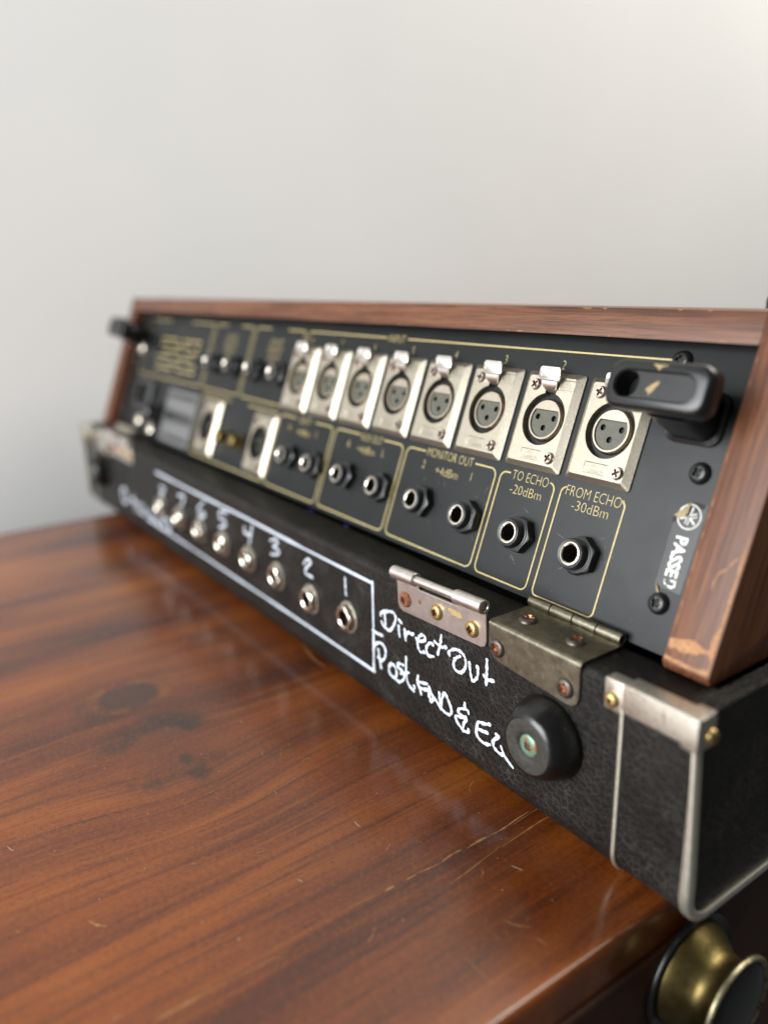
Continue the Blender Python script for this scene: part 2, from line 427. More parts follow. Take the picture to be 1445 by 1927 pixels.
def catmull(p, k=5):
    q = [p[0]]+list(p)+[p[-1]]; o = []
    for i in range(1, len(q)-2):
        for j in range(k):
            t = j/k; a, b, c, d = q[i-1], q[i], q[i+1], q[i+2]
            o.append(tuple(.5*(2*b[e]+(c[e]-a[e])*t+(2*a[e]-5*b[e]+4*c[e]-d[e])*t*t+(3*b[e]-a[e]-3*c[e]+d[e])*t**3) for e in (0, 1)))
    o.append(p[-1]); return o

WM = {}
def link(o, parent, world):
    col.objects.link(o)
    if parent is not None:
        o.parent = parent; o.matrix_local = WM[parent.name].inverted() @ world
    else: o.matrix_world = world
    WM[o.name] = world
    return o
def part(name, mb, mats, parent, frame=FW, smooth=35):
    me = mb if isinstance(mb, bpy.types.Mesh) else mb.mesh(name, mats, smooth)
    return link(bpy.data.objects.new(name, me), parent, frame)
def thing(name, label, cat, world=FW):
    o = bpy.data.objects.new(name, None); o.empty_display_size = .02
    o['label'] = label; o['category'] = cat
    return link(o, None, world)
def dup(o, parent, world):
    """copy of a part and of its own pieces"""
    c = link(o.copy(), parent, world); w0 = WM[o.name].inverted()
    for ch in [x for x in bpy.data.objects if x.parent == o]:
        link(ch.copy(), c, world @ w0 @ WM[ch.name])
    return c

# ================================================================== setting
wall = part('wall', MB().add([(-790, -1400, -1100), (-790, 3200, -1100), (-790, 3200, 2600), (-790, -1400, 2600)], [(0, 1, 2, 3)]), 'plaster', None, smooth=0)
wall['kind'] = 'structure'

# ================================================================== chest of drawers
TZ = -24.0                                # height of its top
chest = thing('chest_of_drawers', 'varnished reddish brown pine chest with knots, scratched top and brass knob', 'chest', T(-320, 0, -600))
prof = [(-635, TZ-17), (-635, TZ-2), (-633, TZ)] + [(-14.3+2.8*math.sin(a), TZ-2.8+2.8*math.cos(a)) for a in [math.radians(15*k) for k in range(0, 7)]] + [(-11.5, TZ-17)]
mb = MB()
ys = [-420, 900]
mb.rings([[(x, y, z) for x, z in prof] for y in ys], 0, True, True)
# the flat of the top is one quad strip: orient outward
ctop = part('tabletop', mb, 'table', chest)
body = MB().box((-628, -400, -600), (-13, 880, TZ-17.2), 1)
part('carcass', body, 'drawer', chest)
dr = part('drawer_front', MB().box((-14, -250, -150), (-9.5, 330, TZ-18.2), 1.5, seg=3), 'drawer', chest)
# brass knob on the drawer
KY, KZ = 21.0, -61.5
FK = Matrix(((0, 0, 1, -9.5*S), (1, 0, 0, KY*S), (0, 1, 0, KZ*S), (0, 0, 0, 1)))      # h along +x
kn = part('knob', MB().lathe([(20.5, 0), (20.8, 1.0), (20.2, 2.6), (18.8, 5.0), (16.8, 7.8), (15.2, 10.2), (14.5, 12.4), (14.9, 15.4), (16.4, 17.6), (18.6, 18.8)], 56, cap1=False), 'brass', chest, FK, 60)
part('backplate', MB().lathe([(24.4, .2), (24.6, 1.2), (23.8, 2.2), (22.2, 1.5), (20.0, 1.3)], 56, cap1=False), 'black_plastic', kn, FK, 60)
part('rim', MB().lathe([(18.4, 18.4), (19.5, 18.7), (19.8, 19.8), (19.0, 20.8), (17.7, 20.5), (17.0, 19.6)], 56, cap1=False), 'brass_edge', kn, FK, 60)
part('face_disc', MB().lathe([(17.1, 19.5), (16, 20.6), (12, 21.3), (6, 21.7), (1, 21.8)], 56), 'rubber', kn, FK, 60)
# wear on the varnish
SCR = [(0.9, [(-75.5, 2.9), (-74.9, -5.2), (-74.1, -13.4), (-74.4, -20.2)]), (1.3, [(-74.4, -20.2), (-74.6, -25.6), (-74.3, -31.3)]), (1.0, [(-75.0, -33.5), (-75.2, -38.6), (-74.3, -44.0)]), (0.5, [(-74.3, -44.6), (-74.6, -49.5), (-75.4, -55.1)]), (1.0, [(-75.1, -55.9), (-75.1, -60.3)]), (1.5, [(-75.3, -66.1), (-75.3, -69.5)]), (0.3, [(-75.4, -69.7), (-75.9, -77.5), (-76.8, -85.9)]), (0.6, [(-66.8, 13.2), (-68.4, 4.8), (-67.4, -9.7), (-66.8, -20.2)]), (0.45, [(-67.4, -19.7), (-66.2, -29.1), (-64.7, -39.7), (-63.9, -48.7)]), (0.35, [(-74.8, 13.1), (-74.1, -0.0), (-72.9, -13.1)]), (0.5, [(-101.5, 3.9), (-104.4, -0.5), (-102.4, -5.6), (-99.2, -7.4)]), (0.5, [(-63.8, -82.3), (-61.1, -85.3), (-60.1, -87.9)]), (0.35, [(-39.7, -44.7), (-36.1, -43.2), (-32.0, -39.7)]), (0.3, [(-29.1, -41.4), (-22.5, -40.8)]), (0.25, [(-36.4, -65.5), (-28.7, -65.5), (-22.1, -64.8)]), (0.6, [(-62.4, -34.5), (-60.6, -35.5), (-59.6, -37.5)]), (0.9, [(-126.1, -160.8), (-122.6, -159.1), (-119.8, -156.3)]), (0.9, [(-74.3, -156.0), (-74.2, -146.0), (-73.9, -132.9)]), (0.35, [(-73.9, -132.9), (-73.2, -119.3), (-73.1, -109.5)]), (0.5, [(-149.4, -140.8), (-148.0, -140.0)]), (1.6, [(-267.8, 5.8), (-248.8, 2.1), (-236.1, 2.4)]), (1.3, [(-12.1, -19.6), (-11.2, -22.8), (-9.8, -27.2), (-8.3, -29.6)]), (1.5, [(-10.5, -55.9), (-10.2, -58.2)]), (1.6, [(2.5, -46.3), (2.5, -49.3), (3.0, -51.6)])]
for i, (wd, P) in enumerate(SCR):
    if P[0][0] > -14: continue
    part('scratch', MB().ribbon(P, wd*.62, .06, jit=.9, taper=True, dome=.02), 'scratch', chest, T(0, 0, TZ))
# crumbs and lint lying about
rnd = random.Random(3)
mb = MB()
for k in range(130):
    x = rnd.uniform(-420, -22); y = rnd.uniform(-230, -3)
    r = rnd.uniform(.10, .26) if k > 8 else rnd.uniform(.28, .45)
    mb.lathe([(r, 0), (r*.9, r*.5), (r*.3, r*.8)], 5, (x, y))
for k in range(26):
    x = rnd.uniform(-330, -22); y = rnd.uniform(-220, -5); a = rnd.uniform(0, 6.28); L = rnd.uniform(1.5, 4.5); b = rnd.uniform(-.9, .9)
    mb.tube([(x+L*t*math.cos(a+b*t), y+L*t*math.sin(a+b*t), .2) for t in (0, .33, .66, 1)], .09, 4)
lint = part('dust', mb, 'lint', None, T(0, 0, TZ+.05)); lint['kind'] = 'stuff'

# ================================================================== carrying case (lower half)
H, BZ = 55.0, -23.6
XL, XR = -700.0, 0.0
case = thing('carrying_case', 'black leatherette carrying case base with metal trim and white handwriting', 'case', T(-350, 200, BZ))
def arc(cy, cz, r, a0, a1, n): return [(cy+r*math.cos(math.radians(a0+(a1-a0)*k/n)), cz+r*math.sin(math.radians(a0+(a1-a0)*k/n))) for k in range(n+1)]
RB = 12.0; RT = 3.2
front = arc(RB, BZ+RB, RB, 270, 180, 8) + arc(RT, H-RT, RT, 180, 90, 6)
lip = front+[(22.5, H), (23.8, H-.8), (24.2, 40), (420, 40), (420, BZ)]
full = front+[(418, H), (420, H-2), (420, BZ)]
mb = MB()
xs = [-690]+[-690+680*k/60 for k in range(1, 61)]
mb.rings([[(x, y, z) for y, z in lip] for x in xs], 0)
for a, b in ((-10.0, XR), (XL, -690.0)):
    cols = [[(x, y, z) for y, z in full] for x in (a, b)]
    mb.rings(cols, 0, b == -690.0 and False, b == XR)
    if a == XL: mb.add(cols[0], [tuple(range(len(full)-1, -1, -1))])
for x in (-10.0, -690.0): mb.add([(x, 24.2, 40), (x, 420, 40), (x, 418, H), (x, 22.5, H), (x, 23.8, H-.8)], [(0, 1, 2, 3, 4)])
def lean(x, z): return x-2.6*max(0, min(1, (z+5)/52)) if x > -1 else x
mb.v = [(lean(x, z), y, z) for x, y, z in mb.v]
shell = part('case_body', mb, 'leather', case)
for x in (-243, -283): part('tape_scrap', MB().box((x-2.2, 24.3, H-2.2), (x+2.2, 25.2, H-.2), .1), 'blue', case)

# aluminium corner trims: sections swept along the profile of the case end
def sweep(sec, path):
    """sec: (x, out) pairs, path: (y,z) points, out = away from the case"""
    rings = []
    for i, p in enumerate(path):
        a, b = path[max(i-1, 0)], path[min(i+1, len(path)-1)]
        ty, tz = b[0]-a[0], b[1]-a[1]; l = math.hypot(ty, tz); ty /= l; tz /= l
        ny, nz = -(-tz), -ty           # outward normal for a path running down the front then back underneath
        ny, nz = tz, -ty
        rings.append([(lean(x, p[1]) if abs(x) < 8 else x, p[0]+ny*o, p[1]+nz*o) for x, o in sec])
    return rings
path = [(0, 46)]+[(0, z) for z in range(40, -12, -8)]+arc(RB, BZ+RB, RB, 180, 270, 10)+[(40, BZ), (120, BZ), (418, BZ)]
sec = [(-3.1, -.2), (-3.1, .40), (-2.8, .65), (-.8, .85), (.2, .75), (.75, .25), (.85, -.5), (.8, -2.4), (.5, -2.7), (-.2, -2.6)]
part('corner_trim', MB().rings(sweep(sec, path), 0, True, True), 'alu', case)
sec2 = [(-30.4+.95*math.cos(a), .30+.75*math.sin(a)) for a in [2*PI*k/8 for k in range(8)]]
path2 = [(0, 46)]+[(0, z) for z in range(40, -12, -8)]+arc(RB, BZ+RB, RB, 180, 265, 10)
part('edge_bead', MB().rings(sweep(sec2, path2), 0, True, True), 'alu', case)
sl = [(-700-x-.0, o) for x, o in [(s_[0], s_[1]) for s_ in sec]][::-1]
part('corner_trim', MB().rings(sweep(sl, path), 0, True, True), 'alu', case)
sl2 = [(-700+30.4-(x+30.4), o) for x, o in sec2][::-1]
part('edge_bead', MB().rings(sweep(sl2, path2), 0, True, True), 'alu', case)

# generic cross head screw: dome + recess
def screw_mesh(name, r, hgt, mats, cross=.62, n=20, ang=.3, wide=.20):
    rt, ht = r*max(.66, cross+.1), hgt
    mb = MB().lathe([(r, -.4), (r, .16*hgt), (r*.96, .42*hgt), (r*.86, .74*hgt), (rt, ht)], n, cap1=False)
    c = r*cross; t = r*wide
    pl = [(c, -t), (c, t), (t, t), (t, c), (-t, c), (-t, t), (-c, t), (-c, -t), (-t, -t), (-t, -c), (t, -c), (t, -t)]
    ca, sa = math.cos(ang), math.sin(ang)
    pl = [(x*ca-y*sa, x*sa+y*ca) for x, y in pl]
    mb.flat(circ(0, 0, rt, n), [pl], ht)
    lo = [(x*.8, y*.8, ht-min(1.3, hgt*.75)) for x, y in pl]
    mb.rings([[(x, y, ht) for x, y in pl], lo], 1)
    mb.add(lo, [tuple(range(12))], 1)
    return mb.mesh(name, mats, 50)
SM = {'nickel': screw_mesh('screw', 2.75, 1.5, ('screw', 'slot'), .66), 'black': screw_mesh('screw', 4.2, 2.6, ('black_plastic', 'void'), .46, 28),
      'rust': screw_mesh('screw', 3.9, 1.9, ('rust', 'slot'), .45, 22), 'brass': screw_mesh('screw', 3.8, 2.0, ('brass_screw', 'slot'), .45, 22),
      'dark': screw_mesh('screw', 4.0, 1.5, ('dark_screw', 'copper'), .6, 22), 'small': screw_mesh('screw', 2.9, 1.7, ('brass_screw', 'slot'), .3, 18),
      'green': screw_mesh('screw', 4.5, .9, ('verdigris', 'slot'), .4, 18)}
def screw(kind, parent, frame, u, v, h=0, a=0):
    return link(bpy.data.objects.new('screw', SM[kind]), parent, frame @ T(u, v, h) @ RZm(a))

# corner bracket (right end, then its mirror image at the far end)
mb = MB()
mb.box((-30.5, -1.15, 45.0), (-1.2, 7.0, 56.1), 1.1, seg=3)
mb.box((-38.2, -.75, 43.8), (-30.0, 5.0, 55.75), .7)
mb.box((-8, -.95, 43.6), (-1.5, 9.0, 55.95), .9, seg=3)
br = part('corner_bracket', mb, 'bracket', case)
screw('small', br, FF, -34.6, 48.2, .7, .5)
FS = Matrix(((0, 0, 1, -1.6*S), (1, 0, 0, 0), (0, 1, 0, 0), (0, 0, 0, 1)))
screw('small', br, FS, 6.0, 48.0, .1, .2)
mb2 = MB(); mb2.v = [(-700-x-1, y, z) for x, y, z in mb.v]; mb2.f = [tuple(reversed(f)) for f in mb.f]; mb2.m = mb.m
br2 = part('corner_bracket', mb2, 'bracket', case)
screw('small', br2, FF, -666.5, 48.2, .7, .5)

# steel loose-pin hinge half
FH = FF @ T(-128.5, 48.5) @ RZm(math.radians(2.6))
pl = rrect(-30.5, -7.5, 30.5, 8.5, 3.6)
pl = [(x, y) for x, y in pl]
mb = MB()
outl = [(-30.5, -4.2), (-29.5, -6.6), (-27, -7.6), (27, -7.6), (29.5, -6.6), (30.5, -4.2), (30.5, 10), (13.5, 10), (13.5, 6.3), (-14, 6.3), (-14, 10), (-30.5, 10)]
mb.slab(outl, (), .0, 1.0, .25)
for a, b in ((-31.0, -14.2), (13.2, 30.8)):      # knuckles, rolled from the leaf
    prof_k = [(a, 2.6), (a, 3.05), (b, 3.05), (b, 2.6)]
    mb.rings([[(x, 11.2+r*math.cos(2*PI*k/24), 1.9+r*math.sin(2*PI*k/24)) for k in range(24)] for x, r in [(a+.5, 1.7), (a, 1.9), (a, 2.85), (a+.25, 3.1), (b-.25, 3.1), (b, 2.85), (b, 1.9), (b-.5, 1.7)]], 0)
sh = part('steel_hinge', mb, 'steel', case, FH)
part('hinge_pin', MB().tube([(-29.5, 11.2, 1.9), (29.8, 11.2, 1.9)], 2.0, 20), 'steel', sh, FH, 60)
screw('rust', sh, FH, -24, -1.0, .9, .2); screw('brass', sh, FH, -1.0, -.4, .9, .9); screw('brass', sh, FH, 22.2, -1.0, .9, 1.3)
part('rust_spot', MB().lathe([(1.2, 0), (1.0, .15), (.5, .2)], 9, (-13.5, .8)), 'rust', sh, FH @ T(0, 0, 1.0))
part('bare_patch', MB().flat([(6, 3.6), (8, 4.2), (11, 4.1), (14.5, 3.9), (15.8, 2.6), (15, 1.2), (12.5, .9), (11, 1.6), (9.6, .8), (8.4, 1.9), (6.6, 2.4)], (), .06), 'chip_gold', sh, FH @ T(0, 0, 1.0))

# bronze hinge, leaf folded over the edge of the case
mb = MB()
o1 = [(-96.5, 45.5), (-95.6, 42.5), (-93.6, 40.6), (-91, 39.6), (-55, 37.2), (-51.5, 37.6), (-49.4, 39.6), (-48.8, 42), (-48.8, 54.6), (-96.5, 54.6)]
mb.slab(o1, (), .0, 1.1, .3)
# fold and top leaf as one bent strip
def strip(x0, x1): 
    pr = [(-1.1, 54.4)]+arc(.6, 54.6, 1.7, 180, 90, 6)+[(22.5, 56.3)]
    inn = [(22.5, 55.2), (.8, 55.2), (0, 54.4)]
    return pr+inn
P = strip(0, 0)
bent = MB().rings([[(x, y, z) for y, z in P] for x in (-96.5, -48.8)], 0, True, True)
FIX = FF.inverted()
mb2 = MB(); mb2.v = mb.v+[(x, z, -y) for x, y, z in bent.v]; n0 = len(mb.v)
mb2.f = mb.f+[tuple(i+n0 for i in f) for f in bent.f]; mb2.m = mb.m+bent.m
segs = [(-97.5, -85.5), (-85.2, -73.6), (-73.3, -61.8), (-61.5, -50.0)]
for a, b in segs:
    mb2.rings([[(x, 57.6+r*math.cos(2*PI*k/20), -23.6+r*math.sin(2*PI*k/20)) for k in range(20)] for x, r in [(a+.3, 1.2), (a, 1.5), (a, 2.1), (a+.2, 2.35), (b-.2, 2.35), (b, 2.1), (b, 1.5), (b-.3, 1.2)]], 0)
bh = part('bronze_hinge', mb2, 'bronze', case, FF)
part('hinge_pin', MB().tube([(-97, 57.6, -23.6), (-50.3, 57.6, -23.6)], 1.6, 14), 'dark_screw', bh, FF)
screw('dark', bh, FF, -91.2, 45.6, 1.0, .4); screw('dark', bh, FF, -55.3, 43.6, 1.0, .8)
FTOP = Matrix.Identity(4)
screw('dark', bh, FTOP, -86, 10.5, 56.2, .2); screw('dark', bh, FTOP, -61.5, 10.7, 56.2, 1.0)
# their twins at the far end
bh2 = dup(bh, case, FF @ T(-555, 0)); bh2.material_slots[0].link = 'OBJECT'; bh2.material_slots[0].material = MAT['bracket']; sh2 = dup(sh, case, FF @ T(-571.5, 48.5))
for o, l in ((bh, 'bronze hinge leaf with four dark screws folded over the near edge'), (sh, 'steel loose pin hinge with one rusted and two brassy screws')): o['label'] = l

# rubber feet
ft = MB().lathe([(16.6, 0), (16.8, .8), (16.5, 2.2), (15.6, 5.2), (14.4, 8.4), (13.2, 10.6), (12.2, 11.6), (10.9, 12.1)], 56, cap1=False)
f1 = part('rubber_foot', ft, 'rubber', case, FF @ T(-63.2, 19.2), 50)
mf = MB().lathe([(11.1, 12.0), (10.4, 12.15), (7, 12.1), (5.6, 11.8), (5.0, 11.2), (4.6, 10.6)], 40)
part('foot_face', mf, 'foot_face', f1, FF @ T(-63.2, 19.2), 60)
screw('green', f1, FF, -63.2, 19.2, 10.7, .6)
dup(f1, case, FF @ T(-636.8, 19.2))

# direct-out jacks
def hexa(r, a0=0): return [(r*math.cos(a0+PI*k/3), r*math.sin(a0+PI*k/3)) for k in range(6)]
def hex_nut(mb, r, h0, h1, hole, mi, a0=0, n=48, cham=.8):
    """hexagonal nut with turned chamfer and bore"""
    def rad(a): 
        k = (a-a0) % (PI/3); return r*math.cos(PI/6)/math.cos(k-PI/6)
    A = [2*PI*k/n for k in range(n)]; rc = r*math.cos(PI/6)*.985
    side0 = [(rad(a)*math.cos(a), rad(a)*math.sin(a), h0) for a in A]
    side1 = [(rad(a)*math.cos(a), rad(a)*math.sin(a), h1-cham*max(0, (rad(a)-rc))*1.0) for a in A]
    mb.rings([side0, side1, [(rc*math.cos(a), rc*math.sin(a), h1) for a in A], [((hole+.6)*math.cos(a), (hole+.6)*math.sin(a), h1+.05) for a in A], [(hole*math.cos(a), hole*math.sin(a), h1-.5) for a in A]], mi)
mb = MB()
mb.lathe([(8.6, 0), (8.8, .5), (8.5, 1.3), (7.0, 1.5)], 40, mi=1, cap1=False)
hex_nut(mb, 7.3, 1.3, 4.6, 4.2, 0, .25)
mb.lathe([(4.2, 4.2), (4.1, -2), (3.9, -9)], 28, mi=2)
jm = mb.mesh('direct_out_jack', ('ring', 'bracket', 'void'), 30)
for k in range(8):
    z = 18.6 + (.9 if k == 0 else (-2.0 if k == 1 else 0))
    o = link(bpy.data.objects.new('direct_out_jack', jm), case, FF @ T(-203.5-39.2*k, z) @ RZm(k*.37))
# holes would be hidden by the washers, so the face stays whole; handwriting in white paint pen
PEN = [(1.75, [(-171.6, 33.8), (-171.1, 30.5), (-171.0, 26.7)]), (1.75, [(-174.8, 30.3), (-174.1, 31.9), (-169.0, 34.4), (-164.7, 35.4), (-162.5, 34.3), (-162.6, 31.6), (-164.8, 27.6), (-167.6, 24.8), (-170.7, 25.0), (-173.1, 25.9), (-174.1, 27.1)]), (1.75, [(-159.8, 33.3), (-157.4, 32.4)]), (1.75, [(-160.0, 29.9), (-159.7, 27.3), (-159.3, 24.8)]), (1.75, [(-155.2, 29.9), (-154.9, 27.5), (-154.5, 24.8)]), (1.75, [(-154.5, 26.9), (-152.6, 29.5), (-150.4, 29.4), (-148.4, 30.2)]), (1.75, [(-146.7, 29.0), (-144.7, 28.0), (-140.5, 29.7), (-139.5, 31.6), (-141.8, 32.2), (-144.5, 29.8), (-145.3, 26.2), (-144.4, 23.9), (-142.9, 23.0), (-140.4, 24.0)]), (1.75, [(-133.7, 30.1), (-135.6, 30.6), (-138.2, 28.1), (-138.8, 25.5), (-137.2, 23.6), (-133.4, 24.6)]), (1.75, [(-128.0, 37.3), (-128.6, 33.1), (-130.5, 27.1)]), (1.75, [(-132.6, 32.3), (-130.1, 31.7), (-127.5, 31.6), (-124.7, 32.6)]), (1.75, [(-181.2, 10.3), (-180.1, 12.7), (-176.4, 14.9), (-172.9, 14.6), (-171.4, 12.4), (-172.0, 8.8), (-174.8, 5.7), (-178.6, 6.3)]), (1.75, [(-177.7, 10.5), (-176.8, 6.3), (-175.7, 1.6)]), (1.75, [(-166.8, 7.6), (-163.6, 6.8), (-162.4, 3.6), (-164.4, 0.6), (-168.3, 1.5), (-168.8, 4.6), (-166.8, 7.6)]), (1.75, [(-156.5, 10.6), (-160.0, 10.2), (-161.4, 8.0), (-156.9, 6.6), (-156.4, 3.6), (-160.0, 0.2), (-163.2, 0.3)]), (1.5, [(-154.4, 15.8), (-154.6, 8.5), (-153.3, 2.5), (-148.8, 0.3)]), (1.75, [(-158.9, 5.2), (-152.6, 8.4)]), (1.6, [(-148.4, 3.0), (-148.2, 2.1)]), (1.75, [(-145.2, 9.7), (-145.8, 6.6), (-144.2, 3.9), (-143.0, 1.3)]), (1.75, [(-146.3, 6.6), (-142.3, 7.5), (-138.3, 8.7)]), (1.75, [(-145.1, 4.2), (-141.4, 4.5), (-138.7, 5.6)]), (1.75, [(-137.0, 7.7), (-135.1, 4.6), (-131.3, 2.6), (-128.4, 0.2)]), (2, [(-136.9, 7.2), (-137.1, 3.3), (-135.7, 1.0), (-133.3, 3.8)]), (1.75, [(-129.6, 7.9), (-129.2, 4.4), (-128.3, 0.9)]), (1.75, [(-128.7, 1.8), (-126.9, 7.9), (-125.5, 9.4), (-122.6, 6.2), (-121.0, 2.9), (-122.0, 0.3), (-124.9, -0.2), (-127.5, 0.4)]), (1.6, [(-112.0, 10.7), (-112.5, 7.7), (-115.4, 6.5), (-116.5, 4.2), (-113.8, 3.7), (-111.1, 4.4), (-111.0, 2.8), (-112.7, 0.4), (-113.1, -3.5)]), (1.6, [(-111.6, 3.5), (-114.9, 2.5), (-118.1, 1.6), (-117.3, -0.7), (-114.9, -2.3), (-112.4, -3.1), (-109.6, -2.4), (-109.5, -1.2)]), (1.5, [(-113.8, 7.3), (-110.1, 8.1), (-109.5, 6.5)]), (1.75, [(-96.2, 8.0), (-100.2, 6.5), (-103.1, 5.8), (-104.2, 2.6), (-104.2, -0.6), (-102.1, -2.3), (-99.0, -2.6), (-95.8, -1.5)]), (1.75, [(-103.2, 2.3), (-100.1, 2.8), (-97.6, 3.3)]), (1.75, [(-92.2, 5.3), (-90.6, 4.9), (-93.6, 1.7), (-93.6, -1.1), (-90.5, -2.6), (-87.6, -2.4)]), (1.5, [(-89.2, 1.2), (-87.2, -2.0), (-84.7, -3.7), (-81.9, -5.2)]), (1.75, [(-122.2, 29.5), (-122.6, 31.3), (-119.2, 33.8), (-115.5, 34.4), (-112.6, 33.2), (-111.5, 30.4), (-112.2, 27.2), (-115.0, 24.3), (-118.4, 24.3), (-119.6, 26.5), (-118.4, 29.7), (-115.3, 32.0)]), (1.75, [(-109.2, 31.4), (-108.7, 28.0), (-107.7, 24.6), (-106.5, 24.0), (-104.2, 26.7), (-103.8, 30.1), (-104.2, 31.4)]), (1.75, [(-98.4, 37.2), (-98.4, 30.9), (-98.7, 25.3)]), (1.75, [(-100.1, 29.3), (-98.0, 28.3), (-94.4, 29.2)]), (1.5, [(-206.5, 40.4), (-206.6, 35.4), (-206.2, 30.7)]), (1.75, [(-250.3, 35.4), (-245.9, 39.4), (-241.8, 38.7), (-247.7, 33.4), (-248.6, 30.2), (-241.4, 30.0)]), (1.75, [(-290.2, 38.8), (-283.5, 41.5), (-280.6, 39.8), (-286.8, 35.9), (-279.9, 35.3), (-281.6, 32.3), (-290.1, 30.2)]), (1.75, [(-325.7, 38.8), (-326.4, 34.7), (-317.7, 35.2)]), (1.75, [(-314.5, 41.9), (-320.2, 28.9)]), (1.75, [(-352.2, 42.0), (-362.8, 40.6), (-364.7, 35.6), (-356.7, 35.4), (-356.6, 31.9), (-367.0, 28.3)]), (1.75, [(-390.5, 41.2), (-401.9, 34.3), (-402.3, 28.6), (-395.1, 28.8), (-390.7, 32.8), (-399.9, 31.4)]), (1.75, [(-440.9, 35.3), (-427.6, 37.3), (-436.4, 28.0)]), (1.75, [(-478.4, 34.8), (-468.8, 35.5), (-476.4, 29.6), (-484.1, 23.5), (-474.2, 24.8), (-478.6, 30.0), (-478.4, 34.8)])]
for wd, P in PEN: part('pen_stroke', MB().ribbon(P, wd*.86, .10, jit=.45, dome=.05), 'paint_pen', case, FF)
bx_ = MB()
bx_.ribbon([(-181.0, 45.2), (-250, 44.9), (-330, 45.3), (-400, 44.8), (-486, 45.0)], 1.7, .10, jit=.4)
bx_.ribbon([(-181.2, 46.0), (-181.6, 20), (-182.4, -3.6)], 1.5, .10, jit=.4)
bx_.ribbon([(-181.6, -3.2), (-240, -2.7), (-320, -2.4), (-420, -2.2), (-520, -2)], 1.5, .10, jit=.4)
bx_.ribbon([(-182.2, 19.6), (-178, 19.3), (-173.8, 19.8)], 1.6, .10, jit=.3)
for P in ([(-470, -1), (-466, 6), (-476, 9), (-482, 3), (-476, -2)], [(-492, 10), (-492, -2), (-500, 2)], [(-512, 8), (-506, 2), (-514, -2), (-520, 6)], [(-530, 10), (-528, 0), (-540, 1), (-538, 8)], [(-552, 12), (-550, -2)], [(-545, 6), (-560, 7)], [(-575, 14), (-572, 2), (-583, 0), (-584, 10), (-574, 13)]):
    bx_.ribbon(P, 2.4, .12)
part('handwritten_box', bx_, 'paint_pen', case, FF)

# ================================================================== mixing console
UL, UR = -668.0, -30.0
mixer = thing('mixing_console', 'vintage mixing console with walnut frame and black rear connector panel', 'mixer', T(-348, 200, 41))
panel = part('rear_panel', MB().box((UL-6, 1.0, -2.5), (UR+6, 119, 0), .5), 'panel', mixer, FP)
# walnut frame: upright ends reach back as the console's cheeks
def pt(v, h): q = FP @ Vector((0, v*S, h*S)); return (q.y/S, q.z/S)
def side_poly():
    a = pt(1.0, 8); b = pt(126.0, 8)
    return [(a[0]+4, 55.6), (a[0]+1.2, 56.0), a, b, (400, 150), (400, 55.6)]
FPI = FP.inverted()
def to_panel(mb):
    """re-express world-space vertices in the panel's axes, so that the grain follows them"""
    mb.v = [tuple((FPI @ (Vector(p)*S))/S) for p in mb.v]; return mb
ck = part('wood_cheek', to_panel(MB().prism(side_poly(), -30, -12, .55)), 'lam_v', mixer, FP)
part('wood_cheek', to_panel(MB().prism(side_poly(), -686, -668, .55)), 'lam_v', mixer, FP)
ta = pt(113.6, 8); tb = pt(125.6, 8); tc_ = pt(113.6, -4)
rail = part('wood_rail', to_panel(MB().prism([ta, tb, (tb[0]+26, tb[1]-.6), (tb[0]+26, tb[1]-13)], -668, -30, .5)), 'lam_u', mixer, FP)
part('console_top', MB().prism([(tb[0]+26.1, tb[1]-1.0), (395, 150), (395, 146), (tb[0]+26.1, tb[1]-9)], -667.8, -30.2, .3), 'top_metal', mixer)
part('console_base', MB().box((-660, 60, 41), (-36, 390, 100), 1), 'black_plastic', mixer)
kb = part('top_knob', MB().lathe([(8, 0), (8, 6), (7.4, 8.0), (5, 9.2), (2, 9.4)], 28), 'black_plastic', mixer, T(-90.5, 183, 168), 40)
# bare board where the laminate has worn away
CHIP = [(-30.0, 9.6), (-26.2, 10.1), (-22.7, 11.1), (-20.3, 11.4), (-16.2, 10.0), (-14.6, 10.1), (-14.6, 15.0), (-13.3, 19.0), (-13.4, 23.5), (-13.3, 27.4), (-13.6, 30.7), (-13.1, 36.4), (-13.5, 40.3), (-12.9, 46.1), (-12.7, 49.9), (-12.5, 49.8), (-12.5, 38.5), (-12.5, 25.5), (-12.5, 14.4), (-12.5, 8.0), (-13.0, 6.7), (-14.3, 8.8), (-16.9, 8.6), (-18.9, 7.0), (-21.9, 6.7), (-24.2, 5.8), (-26.6, 7.3), (-28.0, 5.6), (-29.6, 7.2)]
CHIP = [(x, y*1.0) for x, y in CHIP]
def ragged(poly, amp, seed, d=.8):
    P = resample(poly+[poly[0]], d)[:-1]
    return [(x+amp*noise.noise((x*1.1, y*1.1, seed)), y+amp*noise.noise((x*1.1+9, y*1.1, seed))) for x, y in P]
def clampu(P, lo=-29.45, hi=-12.5): return [(min(hi, max(lo, x)), y) for x, y in P]
part('worn_patch', MB().flat(clampu(ragged(CHIP, .55, 3, .5))[::-1], (), 8.07), 'particle', ck, FP, 0)
lowr = [(-29.4, 2.2), (-26, 2.0), (-22, 1.7), (-18, 1.8), (-14, 1.8), (-12.5, 2.6), (-12.5, 8), (-13.1, 8), (-13.2, 4), (-16, 3.0), (-20, 2.9), (-23, 3.4), (-26, 2.9), (-29.4, 3.6)]
part('worn_patch', MB().flat(clampu(ragged(lowr, .25, 5, .6)), (), 8.07), 'particle', ck, FP, 0)
part('scratch', MB().ribbon([(-13.4, 43.4), (-15.6, 41.1), (-17.0, 38.1), (-19.3, 36.0), (-20.3, 32.8), (-20.1, 29.4)], .5, 8.06, jit=.6, taper=True, dome=.02), 'particle', ck, FP)
rc_ = random.Random(5)
